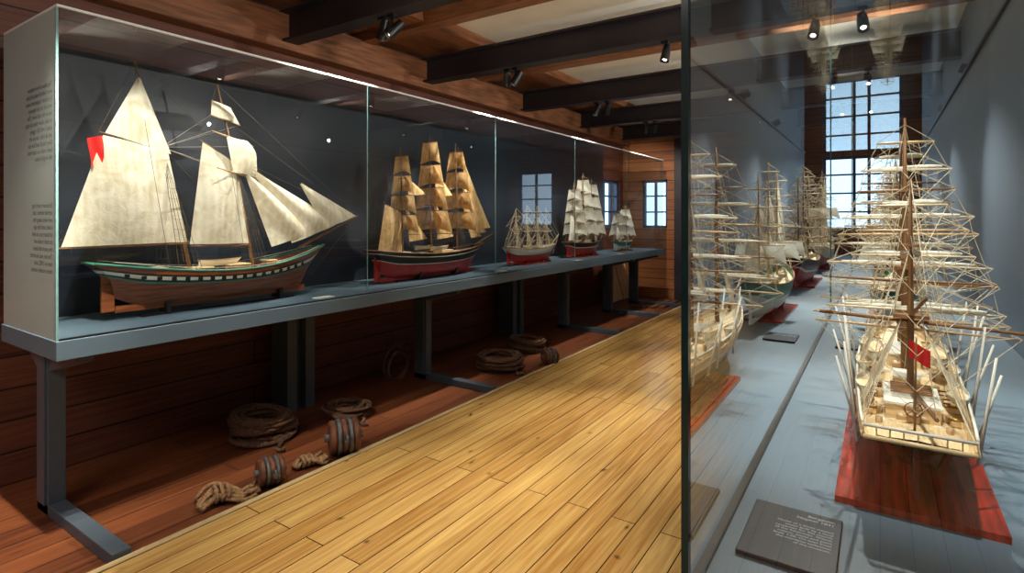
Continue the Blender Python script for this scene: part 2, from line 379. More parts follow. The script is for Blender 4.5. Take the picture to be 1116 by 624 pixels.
# ---- Ship A : topsail schooner
def ship_A():
    Yc=2.0; Zk=1.06; mb=MB(); L=1.36; B=.38
    def W(Y,z,x=0): return Vector((x,Y-Yc,z-Zk))
    pt=hull(mb,L,B,.275,.188,.31,[(.60,'hBrown'),(.645,'hGreen'),(.70,'hBlack'),(.80,'hWhite'),(.86,'hBlack'),(1,'hBrown')],transom=.5,rakeB=.11,rakeS=.08,keelup=.035,full=.42,bul=.15,rail='hGreen',y0=.06)
    for side in (-1,1):
        for i in range(17):
            t=.06+i*.05
            p=pt(t,.75,side); q=pt(t+.02,.75,side); dd=(q-p).normalized()
            R=Matrix.Rotation(math.atan2(dd.y,dd.x)-math.pi/2,3,'Z')
            mb.box(p-Vector((.004,.013,.0105)),p+Vector((.004,.013,.0105)),'hBlack',rot=R)
    for yy in (-.34,.42):
        mb.box((-.05,yy-.012,-.058),(.05,yy+.012,.02),'hBlack')
    mb.box((-.03,-.48,-.06),(.03,.54,-.048),'hBlack')
    for yy,w,l,h in ((-.44,.1,.16,.05),(-.14,.09,.12,.035),(.10,.1,.14,.04),(.35,.06,.07,.05)):
        mb.box((-w/2*1.4,yy-l/2,.15),(w/2*1.4,yy+l/2,.17+h),'spar'); mb.box((-w/2*1.5,yy-l/2-.005,.17+h),(w/2*1.5,yy+l/2+.005,.177+h),'deck')
    boat(mb,(0,-.0,.215),.26,.09,.04,'hWhite')
    for side in (-1,1):
        mb.poly([pt(i/24,1,side)+Vector((0,0,.02)) for i in range(1,24)],.002,'hWhite',4)
        for i in range(1,24): p=pt(i/24,1,side); mb.tube(p,p+Vector((0,0,.02)),.0016,.0016,'spar',4)
    mA=[W(1.82,1.20),W(1.70,1.75),W(1.64,2.02),W(1.493,2.504)]
    mb.poly(mA,[.013,.011,.009,.004],'spar',8)
    mF=[W(2.24,1.20),W(2.15,1.70),W(2.09,2.0),W(1.98,2.471)]
    mb.poly(mF,[.013,.011,.009,.004],'spar',8)
    mb.poly([W(2.60,1.36),W(3.17,1.60)],[.012,.005],'spar',8)
    mb.ell(W(1.493,2.506),(.008,.008,.004),'brass')
    mb.tube(W(1.80,1.43,.01),W(1.10,1.425,.03),.008,.005,'spar'); mb.tube(W(1.675,2.0,.005),W(1.31,2.07,.02),.006,.004,'spar')
    mb.tube(W(2.2,1.40,.01),W(1.80,1.41,.03),.007,.005,'spar'); mb.tube(W(2.11,1.95,.005),W(1.86,2.09,.02),.006,.004,'spar')
    S='sailC'
    mb.sail(W(1.130,1.432,.03),W(1.785,1.437,.01),W(1.672,1.99,.01),W(1.325,2.055,.02),(.07,-.01,0),S,14,14,.010)
    mb.sail(W(1.335,2.07,.02),W(1.690,1.98,.01),W(1.525,2.41,0),W(1.508,2.42,0),(.03,0,0),S,8,10,.006)
    mb.sail(W(1.79,1.42,.03),W(2.20,1.41,.01),W(2.105,1.945,.01),W(1.875,2.075,.02),(.07,-.02,0),S,12,12,.010)
    br=-.95; d=Vector((math.cos(br),math.sin(br),0)); f=Vector((-math.sin(br),math.cos(br),0))
    def yard(Y,z,hl,tilt=0.0):
        dd=(d+Vector((0,0,tilt))).normalized(); c=W(Y,z)+Vector((.01,.015,0))
        mb.poly([c-dd*hl,c-dd*hl*.4,c+dd*hl*.4,c+dd*hl],[.004,.007,.007,.004],'sparM',6); return c-dd*hl,c+dd*hl
    y0=yard(2.13,1.88,.34,.06); y1=yard(2.08,2.12,.30,.04); y2=yard(2.02,2.24,.20,0); y3=yard(1.99,2.34,.13,0)
    mb.sail(y0[0].lerp(y0[1],.14),y0[0].lerp(y0[1],.68),y1[0].lerp(y1[1],.70),y1[0].lerp(y1[1],.10),f*.09+Vector((0,0,.01)),S,10,8,.012)
    mb.sail(y2[0],y2[1],y3[1],y3[0],f*.035,S,8,5,.006)
    mb.sail(W(2.33,1.38,.07),W(2.80,1.50,0),W(2.19,1.885,0),W(2.175,1.88,0),(.09,0,0),S,12,10,.012)
    mb.sail(W(2.50,1.40,.06),W(2.98,1.545,0),W(2.25,1.91,0),W(2.24,1.90,0),(.08,0,0),S,12,10,.012)
    mb.sail(W(2.80,1.50,.05),W(3.15,1.60,0),W(2.62,1.85,0),W(2.61,1.84,0),(.04,0,0),S,10,10,.006)
    tip=W(3.16,1.597); tA=mA[-1]; tF=mF[-1]
    for q in (W(2.80,1.47),W(2.98,1.53),tip): mb.line(W(2.09,2.0),q); 
    mb.line(W(2.03,2.25),tip); mb.line(tF,tip); mb.line(tA,W(2.09,2.0)); mb.line(mA[2],W(2.2,1.45)); mb.line(tA,tF,sag=.01)
    mb.line(W(1.31,2.07),tA); mb.line(W(1.10,1.425),mA[2]); mb.line(W(1.31,2.07),W(1.3,1.38)); mb.line(W(1.86,2.09),mF[2]); mb.line(W(1.86,2.09),tF)
    mb.line(tip,W(2.70,1.14)); 
    for side in (-1,1):
        for tb,top in ((.34,mA[2]),(.66,mF[2])):
            for i in range(5): mb.line(pt(tb-.02-i*.022,.98,side),top,'rig',.0016)
            for j in range(1,11): mb.line(pt(tb-.02,.98,side).lerp(top,j/12),pt(tb-.108,.98,side).lerp(top,j/12),'rig',.001)
            mb.line(pt(tb-.14,.98,side),tA if tb<.5 else tF,'rig',.0013)
    for e in (y0+y1+y2): mb.line(e,mA[2],'rigL',.001)
    mb.grid(lambda u,v:W(1.315+.02*u-.05*u,2.05-.16*v,.03+.03*math.sin(5*u+3*v))+Vector((0,-.03*u,-.02*u)),6,6,'flag')
    return mb.build('topsail_schooner_model',(SHX,Yc,Zk))
ship_A()

def bark(name,loc,L,B,zs,zm,zb,bands,mastspec,sailk,spar='spar',jibs=True,zk=.03,base='base',boardL=None,rig='rig',brace=-.35,spanker=True,bow=.30,lr=.0014,boats=2,bil=.06,rail='spar',board=True,transom=.55,gear=True,sails=None,bowz=.12,bdw=.12,boardoff=0,yspar=None,nsh=4,midjib=True,yr=1.0):
    mb=MB(); pt=hull(mb,L,B,zs,zm,zb,bands,rail=rail,transom=transom,rakeB=.1*L,rakeS=.05*L)
    stand(mb,boardL or L*.62,base,bdw,-zk,0,boardoff,board,B=B)
    zd=zm*.82
    if gear:
        for yy,w,l,h in ((-.34,.4,.13,.18),(-.12,.22,.07,.12),(.1,.34,.12,.16),(.24,.2,.05,.1),(.36,.34,.06,.05)):
            mb.box((-w*B/2,(yy-l/2)*L,zd-.02),(w*B/2,(yy+l/2)*L,zd+h*B),'hWood')
            mb.box((-w*B/2-.004,(yy-l/2)*L-.004,zd+h*B),(w*B/2+.004,(yy+l/2)*L+.004,zd+h*B+.005),'hWhite')
        for i in range(boats):
            boat(mb,((-1)**i*B*.3,L*(-.02+.0*i),zd+.2*B),L*.17,B*.2,B*.12,'hWhite')
    tops=[]
    for ms in mastspec:
        t=(ms['y']+L/2)/L
        mp,ends=square_mast(mb,pt,t,ms['y'],ms['top'],zd,ms['yards'],spar,sailk,brace,ms.get('r',.008),ms.get('rake',.03),rig,nsh,L,B,sails,bil,lr,yspar,yr)
        tops.append((mp,ms))
    y0=L/2*.93; bs0=Vector((0,y0,zb*.95)); bs1=Vector((0,y0+bow,zb+bowz)); mb.poly([bs0,bs1],[.009,.004],spar,8)
    mb.line(bs1,Vector((0,L/2,zm*.4)),rig,lr)
    for i,(mp,ms) in enumerate(tops):
        zt=ms['top']
        if i<len(tops)-1:
            mq,mt=tops[i+1]
            for a,b_ in ((1,.7),(.75,.45),(.45,.02)):
                mb.line(mp(lerp(zd,zt,a)),mq(lerp(zd,mt['top'],b_)),rig,lr)
            if sailk and jibs and midjib:
                for a,b_ in ((.78,.48),(.5,.1)):
                    P=mp(lerp(zd,zt,a)); Q=mq(lerp(zd,mt['top'],b_)); a1=P.lerp(Q,.12); a2=P.lerp(Q,.85)
                    mb.sail(Vector((.03,a1.y+.02,a2.z-.02)),a2,a1,a1+Vector((0,-.004,0)),(.03,0,0),sailk,6,6,.004)
        else:
            for a,q in ((1,1),(.75,.75),(.6,.45),(.45,.1)):
                P=mp(lerp(zd,zt,a)); Q=bs0.lerp(bs1,q); mb.line(P,Q,rig,lr)
                if jibs and sailk and q>.2:
                    a1=P.lerp(Q,.15); a2=P.lerp(Q,.93)
                    mb.sail(Vector((.04,lerp(a1.y,a2.y,.35),a2.z-.01)),a2,a1,a1+Vector((0,-.004,0)),(.04,0,0),sailk,8,8,.004)
    mp,ms=tops[0]; zt=ms['top']
    g0=mp(lerp(zd,zt,.42)); g1=g0+Vector((.02,-L*.17,.07)); b0=mp(zd+.06); b1=b0+Vector((.03,-L*.24,.02))
    mb.tube(g0,g1,.005,.003,spar); mb.tube(b0,b1,.005,.004,spar)
    if sailk and spanker: mb.sail(b1+Vector((0,.01,.008)),b0+Vector((0,-.012,.008)),g0+Vector((0,-.012,-.006)),g1+Vector((0,.01,-.006)),(.04,0,0),sailk,8,8,.005)
    mb.line(g1,mp(zt),rig,lr); mb.line(b1,mp(zt*.8),rig,lr)
    return mb,pt,tops

def yset(z0,z1,n,h0,h1): return [(lerp(z0,z1,i/(n-1)),lerp(h0,h1,i/(n-1))) for i in range(n)]
zk=.03
mb,_,_=bark('b',0,1.42,.34,.27,.21,.27,[(.55,'hRed'),(.58,'hWhite'),(.84,'hBlack'),(.87,'hWhite'),(1,'hBlack')],
  [dict(y=-.42,top=1.20,yards=yset(.40,1.12,5,.20,.08)),dict(y=-.03,top=1.36,yards=yset(.40,1.29,5,.25,.09)),dict(y=.37,top=1.32,yards=yset(.40,1.23,5,.24,.09))],
  'sailT',zk=zk,base='hBlack',brace=.12,bow=.34,board=False,boats=2,bil=.12,bowz=.10)
mb.box((-.012,-.5,-zk),(.012,.5,-zk+.012),'hBlack')
mb.build('full_rigged_ship_model',(SHX,4.12,1.0+zk))
mb,_,_=bark('c',0,1.05,.22,.19,.16,.20,[(.55,'hRed'),(.62,'hWhite'),(1,'hWhite')],
  [dict(y=-.36,top=.66,r=.006,yards=yset(.26,.56,3,.12,.07)),dict(y=-.12,top=.70,r=.006,yards=yset(.26,.62,4,.15,.07)),dict(y=.12,top=.70,r=.006,yards=yset(.26,.62,4,.15,.07)),dict(y=.35,top=.68,r=.006,yards=yset(.26,.6,4,.14,.07))],
  None,spar='sparL',zk=.03,base='base',rig='rigL',bow=.2,lr=.003,bdw=.09)
mb.build('four_masted_barque_model',(SHX,5.98,1.03))
mb,_,_=bark('d',0,1.0,.24,.2,.17,.21,[(.6,'hRed'),(.66,'hWhite'),(1,'hBlack')],
  [dict(y=-.3,top=1.05,yards=yset(.28,.95,5,.2,.09)),dict(y=-.01,top=1.20,yards=yset(.28,1.10,5,.24,.09)),dict(y=.27,top=1.15,yards=yset(.28,1.05,5,.23,.09))],
  'sailW',zk=.03,rig='rigL',bow=.22,lr=.002,bil=.05,bdw=.09,brace=.15)
mb.build('clipper_ship_model',(SHX,7.45,1.03))
mb,_,_=bark('e',0,.72,.18,.15,.12,.16,[(.5,'hWhite'),(1,'hGreen')],
  [dict(y=-.2,top=.66,r=.006,yards=yset(.22,.6,3,.18,.08)),dict(y=.1,top=.75,r=.006,yards=yset(.22,.68,4,.2,.08))],
  'sailW',zk=.03,rig='rigL',bow=.2,lr=.002,bil=.04,bdw=.08,brace=.15)
mb.build('brig_ship_model',(SHX,8.95,1.03))

# ---- Ship F : near right, bare poles, stern toward viewer
yF=[[(.285,.20),(.33,.175),(.40,.16),(.46,.12),(.52,.11),(.58,.07)],
    [(.25,.24),(.29,.15),(.36,.215),(.41,.20),(.50,.17),(.55,.16),(.63,.12),(.69,.11),(.77,.07)],
    [(.25,.25),(.31,.23),(.39,.22),(.45,.20),(.52,.17),(.60,.15),(.67,.12),(.76,.08)]]
mb,pt,tops=bark('f',0,1.26,.25,.118,.105,.15,[(.34,'hDkRed'),(.70,'hBlack'),(.76,'hWhite'),(1,'hWood')],
  [dict(y=-.40,top=.64,r=.008,rake=.05,yards=yF[0]),dict(y=-.02,top=.84,r=.010,rake=.04,yards=yF[1]),dict(y=.36,top=.84,r=.010,rake=.03,yards=yF[2])],
  None,spar='spar',yspar=['sparM','sparL','spar','sparL'],zk=.045,base='base',boardL=.80,rig='rigL',brace=.03,bow=.28,lr=.0013,boats=2,rail='hWood',transom=.76,bdw=.14,boardoff=-.285,nsh=7,yr=.8)
# footropes, stirrups and vertical leech lines between the yards; furled canvas rolls on alternate yards
for (mp,ms),ys in zip(tops,yF):
    for n_,(z,hl) in enumerate(ys):
        c=mp(z)
        for sx in (-1,1):
            e=c+Vector((sx*hl*.95,.01,0)); m_=c+Vector((sx*hl*.5,.01,-.020)); i_=c+Vector((sx*.012,.01,-.004))
            mb.poly([e,m_,i_],.0009,'rigL',3,False)
            for u in (.3,.7): mb.line(c+Vector((sx*hl*u,.01,0)),c+Vector((sx*hl*u,.01,-.017)),'rigL',.0008)
            if n_<len(ys)-1:
                c2=mp(ys[n_+1][0]); h2=ys[n_+1][1]
                mb.line(c+Vector((sx*hl*.92,.01,0)),c2+Vector((sx*h2*.92,.01,0)),'rigL',.0010)
                mb.line(c+Vector((sx*hl*.45,.01,0)),c2+Vector((sx*h2*.45,.01,0)),'rigL',.0009)
        if n_%2==1:
            pts=[c+Vector((hl*.8*u,.014,.006+.0015*math.sin(20*u))) for u in (-1,-.7,-.4,-.1,.1,.4,.7,1)]
            mb.poly(pts,[.003,.0055,.0062,.005,.005,.0062,.0055,.003],'sailW',6)
for side in (-1,1):
    for i in range(26):
        t=.01+i*.035
        p=pt(min(t,.97),1,side); mb.tube(p,p+Vector((0,0,.022)),.002,.002,'hWood',4)
    mb.poly([pt(.01+i*.04,1,side)+Vector((0,0,.023)) for i in range(24)],.0034,'hWhite',4)
    for i,t in enumerate((.06,.12,.20,.30,.38,.47,.56)):
        q=pt(t,.98,side)
        out=(.030,.045,.028,.055,.035,.06,.035)[i]; h=(.17,.12,.20,.14,.22,.18,.2)[i]
        mb.poly([q+Vector((side*.006,0,-.045)),q+Vector((side*out,-.02,h))],[.0034,.0024],'hWhite',5)
    for i in range(3):
        q=pt(.22+.2*i,.95,side); boat(mb,q+Vector((-side*.016,0,.014)),.14,.045,.028,'hWhite',rail='hWhite')
    for i in range(9):
        q=pt(.14+i*.08,.9,side)+Vector((-side*.022,0,0)); mb.box(q-Vector((.010,.008,.005)),q+Vector((.010,.008,.005)),'hWood'); mb.tube(q+Vector((-side*.012,0,.008)),q+Vector((side*.014,0,.008)),.003,.003,'brass',8)
mb.tube(pt(0,1,-1)+Vector((0,0,.023)),pt(0,1,1)+Vector((0,0,.023)),.0034,.0034,'hWhite')
for i in range(9):
    p=pt(0,1,-1).lerp(pt(0,1,1),i/8); mb.tube(p,p+Vector((0,0,.023)),.0018,.0018,'hWood',4)
for i in range(1,7):
    q=pt(0,.88,-1).lerp(pt(0,.88,1),i/7); mb.box(q-Vector((.007,.005,.006)),q+Vector((.007,.002,.006)),'hBlack')
for yy in (-.55,):
    for a in range(8):
        an=a*math.pi/4; mb.tube((0,yy,.135),(math.cos(an)*.02,yy,.135+math.sin(an)*.02),.001,.001,'spar',4)
    mb.poly([(math.cos(a*math.pi/8)*.016,yy,.135+math.sin(a*math.pi/8)*.016) for a in range(17)],.0016,'spar',4)
    mb.box((-.012,yy+.01,.09),(.012,yy+.03,.12),'sparM')
for yy in (-.50,-.28,-.17,.03,.2):
    mb.box((-.03,yy-.018,.08),(.03,yy+.018,.108),'sparM')
    for i in range(4): mb.box((-.026+i*.014,yy-.015,.108),(-.018+i*.014,yy+.015,.111),'hWhite')
for sx in (-1,1):
    for yy in (-.56,-.47,-.33,-.22,-.08,.1,.25):
        mb.poly([(sx*.062,yy,.085),(sx*.062,yy,.112)],[.006,.007],'sparM',8)
        mb.poly([(sx*.045+.010*math.cos(a*math.pi/4),yy+.03+.010*math.sin(a*math.pi/4),.098) for a in range(9)],.0022,'hWhite',4)
# skylight gratings on the poop house and a pair of ladders
for i in range(6): mb.box((-.04,-.47+i*.016,.148),(.04,-.464+i*.016,.152),'spar')
for sx in (-1,1):
    for j in range(5): mb.box((sx*.07-.012,-.335+j*.006,.09+j*.008),(sx*.07+.012,-.331+j*.006,.093+j*.008),'spar')
mb.tube((-.19,-.40,.310),(.22,-.42,.298),.0045,.004,'spar')
mb.tube((0,-.60,.10),(0,-.66,.31),.0025,.0015,'spar')
mb.grid(lambda u,v:Vector((-.0+.035*u-.012,-.655+.01*math.sin(6*u),.305-.035*v-.018*u)),5,4,'flag')
mb.build('bare_poled_ship_model',(.060,2.03,1.045))
# ---- Ships G,H,I
mb,_,_=bark('g',0,1.15,.26,.22,.17,.23,[(.5,'hWhite'),(.56,'hWhite'),(1,'hGreen')],
  [dict(y=-.35,top=.80,yards=yset(.3,.72,5,.17,.07)),dict(y=-.02,top=.90,yards=yset(.3,.84,6,.2,.07)),dict(y=.32,top=.88,yards=yset(.3,.8,6,.2,.07))],
  'sailW',zk=.03,rig='rigL',spar='sparM',yspar='sparL',bow=.25,lr=.0017,bil=.04,brace=.3,sails=[0],midjib=True)
mb.build('green_hull_ship_model',(.07,3.75,1.03))
mb,_,_=bark('h',0,1.25,.26,.24,.18,.24,[(.5,'hRed'),(.58,'hWhite'),(1,'hBlack')],
  [dict(y=-.38,top=.90,yards=yset(.3,.82,7,.20,.07)),dict(y=-.02,top=1.02,yards=yset(.3,.96,9,.24,.07)),dict(y=.36,top=1.0,yards=yset(.3,.94,9,.23,.07))],
  None,zk=.03,rig='rigL',spar='spar',yspar=['sparL','sparM'],bow=.25,lr=.0024,brace=.2)
mb.build('frigate_ship_model',(.07,5.6,1.03))
mb,_,_=bark('i',0,1.2,.26,.24,.18,.24,[(.5,'hRed'),(1,'hWhite')],
  [dict(y=-.36,top=.95,yards=yset(.3,.88,6,.20,.07)),dict(y=-.0,top=1.1,yards=yset(.3,1.02,7,.25,.07)),dict(y=.36,top=1.05,yards=yset(.3,1.0,7,.24,.07))],
  'sailC',zk=.03,rig='rigL',spar='sparL',bow=.25,lr=.0028,bil=.05,brace=.2,sails=[2],midjib=False)
mb.build('merchant_ship_model',(.07,7.5,1.03))

# ------------------------------------------------------------------ room
WX=-4.32; RX=.62; FY=10.56; BY=-3.2; CZ=3.42; EX=-2.87
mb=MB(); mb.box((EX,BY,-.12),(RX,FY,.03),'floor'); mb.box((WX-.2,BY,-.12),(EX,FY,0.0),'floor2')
mb.build('floor')
mb=MB(); mb.box((EX-.03,BY,0),(EX+.008,FY,.035),'edge'); mb.build('trim_1')
def wall(name,axis,pos,thick,lo,hi,holes,k):
    mb=MB()
    us=sorted(set([lo[0],hi[0]]+[h[0] for h in holes]+[h[1] for h in holes]))
    zs=sorted(set([lo[1],hi[1]]+[h[2] for h in holes]+[h[3] for h in holes]))
    for a,b in zip(us[:-1],us[1:]):
        for c,d in zip(zs[:-1],zs[1:]):
            if any(h[0]-1e-6<=a and b<=h[1]+1e-6 and h[2]-1e-6<=c and d<=h[3]+1e-6 for h in holes): continue
            if axis=='x': mb.box((pos,a,c),(pos+thick,b,d),k)
            else: mb.box((a,pos,c),(b,pos+thick,d),k)
    return mb.build(name)
WL=(9.45,10.40,1.38,2.28); WF1=(-.60,.30,1.36,2.58); WF2=(-3.92,-3.42,1.36,2.30)
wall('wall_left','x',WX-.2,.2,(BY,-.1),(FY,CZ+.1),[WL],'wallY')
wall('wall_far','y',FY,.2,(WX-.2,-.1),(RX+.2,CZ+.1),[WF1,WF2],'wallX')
wall('wall_right','x',RX,.2,(BY,-.1),(FY,CZ+.1),[],'backR')
wall('wall_back','y',BY-.2,.2,(WX-.2,-.1),(RX+.2,CZ+.1),[],'wallY')
mb=MB(); mb.box((WX-.2,BY-.2,CZ),(RX+.2,FY+.2,CZ+.12),'cream'); mb.build('ceiling')
def window(name,axis,pos,h,nx,nz):
    mb=MB(); a,b,c,d=h; t=.05
    def bx(u0,u1,z0,z1,dd=.06):
        if axis=='x': mb.box((pos-dd/2,u0,z0),(pos+dd/2,u1,z1),'winframe')
        else: mb.box((u0,pos-dd/2,z0),(u1,pos+dd/2,z1),'winframe')
    bx(a,a+t,c,d); bx(b-t,b,c,d); bx(a,b,c,c+t); bx(a,b,d-t,d)
    for i in range(1,nx): u=lerp(a,b,i/nx); bx(u-.022,u+.022,c,d,.05)
    for i in range(1,nz): z=lerp(c,d,i/nz); bx(a,b,z-.014,z+.014,.04)
    mb.build(name)
window('window_1','y',FY+.08,WF1,2,4); window('window_2','y',FY+.08,WF2,2,3); window('window_3','x',WX-.08,WL,3,3)
beamsY=[.95,2.87,4.58,6.55,8.35,10.15]
for y in beamsY:
    mb=MB(); z0,z1=3.06,3.32; w=.075; t=.02
    prof=[(y-w,z0),(y+w,z0),(y+w,z0+t),(y+.012,z0+t),(y+.012,z1-t),(y+w,z1-t),(y+w,z1),(y-w,z1),(y-w,z1-t),(y-.012,z1-t),(y-.012,z0+t),(y-w,z0+t)]
    mb.prism(prof,0,WX,RX,'darkbeam'); mb.build('steel_ceiling_beam')
for y in [1.9,3.72,5.55,7.45,9.25]:
    mb=MB(); mb.box((WX,y-.07,3.28),(RX,y+.07,CZ),'timber'); mb.build('timber_ceiling_joist',bevel=.006)
mb=MB(); mb.box((-3.62,BY,3.32),(-3.36,FY,CZ),'timberY'); mb.build('timber_purlin',bevel=.008)
mb=MB(); mb.box((WX,BY,3.375),(-3.62,FY,CZ),'timberY'); mb.build('timber_soffit')
mb=MB(); mb.box((WX,BY,3.0),(WX+.16,FY,3.3),'timberY'); mb.build('timber_wall_plate',bevel=.01)
mb=MB(); mb.box((-3.24,FY-.16,0),(-3.05,FY-.01,3.06),'darkbeam'); mb.build('dark_post',bevel=.006)
mb=MB(); mb.box((-3.0,FY-.05,.03),(-1.9,FY-.005,2.2),'darkbeam'); mb.box((-2.9,FY-.07,.12),(-2.5,FY-.05,1.0),'steel'); mb.box((-2.4,FY-.07,.12),(-2.0,FY-.05,1.0),'steel'); mb.box((-2.9,FY-.07,1.1),(-2.5,FY-.05,2.1),'steel'); mb.box((-2.4,FY-.07,1.1),(-2.0,FY-.05,2.1),'steel'); mb.build('door_1')

# ------------------------------------------------------------------ display cases
def case(name,xf,xb,ya,yb,joints,left=True):
    E=empty(name,((xf+xb)/2,(ya+yb)/2,0)); off=Vector(E.location)
    def P(o): o.location=Vector(o.location)-off; o.parent=E; return o
    sg=1 if xf>xb else -1
    x0,x1=min(xf,xb),max(xf,xb)
    ZT=2.60
    mb=MB(); mb.box((x0-.02,ya-.015,.905),(x1+.02,yb+.015,1.0),'shelf'); P(mb.build('shelf',bevel=.003))
    mb=MB(); mb.box((xf-.008 if sg>0 else xf-.012,ya,1.0),(xf+.012 if sg>0 else xf+.008,yb,1.008),'black'); P(mb.build('glass_channel'))
    mb=MB()
    js=[ya]+joints+[yb]
    for a,b in zip(js[:-1],js[1:]):
        i=len(mb.v); mb.v+= [Vector((xf,a+.002,1.0)),Vector((xf,b-.002,1.0)),Vector((xf,b-.002,ZT)),Vector((xf,a+.002,ZT))]; mb.face([i,i+1,i+2,i+3],'glass' if left else 'glassR')
    P(mb.build('glass_front'))
    mb=MB()
    for a in joints: mb.box((xf-.004,a-.0018,1.0),(xf+.004,a+.0018,ZT),'gedge2')
    P(mb.build('glass_joints'))
    mb=MB(); i=0; mb.v+=[Vector((x0,ya,ZT)),Vector((x1,ya,ZT)),Vector((x1,yb,ZT)),Vector((x0,yb,ZT))]; mb.face([0,1,2,3],'glass' if left else 'glassT'); P(mb.build('glass_top'))
    mb=MB(); mb.v+=[Vector((x0,yb,1.0)),Vector((x1,yb,1.0)),Vector((x1,yb,ZT)),Vector((x0,yb,ZT))]; mb.face([0,1,2,3],'glass'); P(mb.build('glass_far_end'))
    mb=MB()
    def leg(y,toward):
        xl=xf-sg*.49; 
        mb.box((xl-.08,y-.04,0.0),(xl+.08,y+.04,.905),'steel')
        mb.box((xl-.055,y-.05,0.05),(xl+.055,y-.038,.905),'steel')
        a,b=sorted((xl-sg*.08,xl+sg*.865)); 
        if left: mb.box((a,y-.04,0),(b,y+.04,.06),'steel')
        z=.905; q=[(xl-sg*.25,z),(xl+sg*.46,z),(xl+sg*.46,z-.035),(xl+sg*.10,z-.13),(xl-sg*.12,z-.13),(xl-sg*.25,z-.06)]
        mb.prism(q,1,y-.035,y+.035,'steel')
    for y in ([1.13,4.08,7.0,8.55,9.7] if left else [1.3,4.2,7.1,9.6]): leg(y,sg)
    P(mb.build('steel_legs',bevel=.004))
    return E,P,ZT
E,P,ZT=case('display_case',-3.28,-4.05,1.01,9.9,[2.93,4.63,6.4,8.15],True)
mb=MB(); mb.box((-4.075,1.01,1.0),(-4.05,9.0,ZT),'back'); P(mb.build('back_panel'))
mb=MB(); mb.box((-4.05,1.0,1.0),(-3.285,1.01,ZT),'endp'); P(mb.build('end_panel'))
mb=MB(); mb.box((-3.287,.998,1.0),(-3.277,1.008,ZT),'gedge2'); P(mb.build('corner_edge'))
mb=MB(); mb.box((-3.286,1.0,ZT),(-3.272,9.9,ZT+.012),'trim'); mb.box((-4.05,1.0,ZT),(-3.286,1.008,ZT+.012),'trim'); P(mb.build('top_edge'))
mb=MB()
for y,x in ((2.62,-3.40),(4.9,-3.40),(6.7,-3.40),(8.2,-3.4)):
    mb.box((x-.04,y-.07,1.0),(x+.04,y+.07,1.006),'card')
P(mb.build('label_cards'))
def text(body,size,loc,rot,mat,parentf,name,align='LEFT',mirror=False):
    cu=bpy.data.curves.new(name,'FONT'); cu.body=body; cu.size=size; cu.align_x=align; cu.space_line=1.05
    cu.materials.append(M[mat]); o=bpy.data.objects.new(name,cu); COL.objects.link(o); o.location=loc; o.rotation_euler=rot
    if mirror: o.scale=(-1,1,1)
    parentf(o); return o
t1="The ships of the harbour\nwere built of oak and pine\nby master carpenters who\nworked on the slipways\nbelow the old town. The\nmodels show them as they\nsailed, with full rigging\nand all their canvas set.\nEvery block and line has\nbeen made to scale from\nthe original plans."
text(t1,.034,(-3.325,.9985,2.23),(math.pi/2,0,0),'text',P,'wall_text','LEFT',True)
text("Schooners and brigs\ncarried timber, salt\nand wine along the\ncoast until the age\nof steam put an end\nto their trade and\nthe yards fell silent.\nThe last was launched\nhere in 1903, and\nthese models remain.",.034,(-3.325,.9985,1.64),(math.pi/2,0,0),'text',P,'wall_text_lower','LEFT',True)
for y in (2.85,6.15):
    mb=MB(); mb.box((-4.2,y-.13,0),(-3.98,y-.04,.905),'steel'); mb.box((-4.2,y+.04,0),(-3.98,y+.13,.905),'steel'); mb.box((-4.2,y-.04,0),(-4.05,y+.04,.905),'steel'); mb.build('wall_column',bevel=.004)
E2,P2,ZT=case('display_case',-.252,.50,.87,9.9,[3.9,6.9],False)
mb=MB(); mb.box((.50,.87,1.0),(.52,9.9,ZT),'backR'); P2(mb.build('back_panel'))
mb=MB(); mb.box((.485,.87,ZT-.01),(.51,9.9,ZT+.012),'black'); P2(mb.build('top_rail'))
mb=MB(); mb.box((-.2575,.862,1.0),(-.2465,.875,ZT),'gedge'); P2(mb.build('glass_corner_edge'))
mb=MB(); mb.v+=[Vector((-.25,.87,1.0)),Vector((.5,.87,1.0)),Vector((.5,.87,ZT)),Vector((-.25,.87,ZT))]; mb.face([0,1,2,3],'glass'); P2(mb.build('glass_near_end'))
mb=MB(); mb.box((-.215,1.04,1.001),(-.06,1.25,1.009),'placard'); P2(mb.build('near_placard',bevel=.002))
mb=MB(); mb.box((-.17,2.9,1.001),(-.03,3.08,1.009),'placard'); P2(mb.build('far_placard'))
text("Bergantin\nNeptun 1841",.012,(-.072,1.225,1.0098),(0,0,0),'textw',P2,'placard_title','RIGHT')
text("Model of a three masted\nvessel built by a local\ncarpenter for the church\nof the fishermen. Wood,\ncotton, metal and paint\nScale 1:50. On loan from\nthe maritime collection\nof the museum.",.0095,(-.072,1.185,1.0098),(0,0,0),'textw',P2,'placard_text','RIGHT')
text("Frigate\nbuilt at the yard\nin 1865 from oak\nScale 1:60",.014,(-.16,3.05,1.0098),(0,0,0),'textw',P2,'far_placard_text','LEFT')

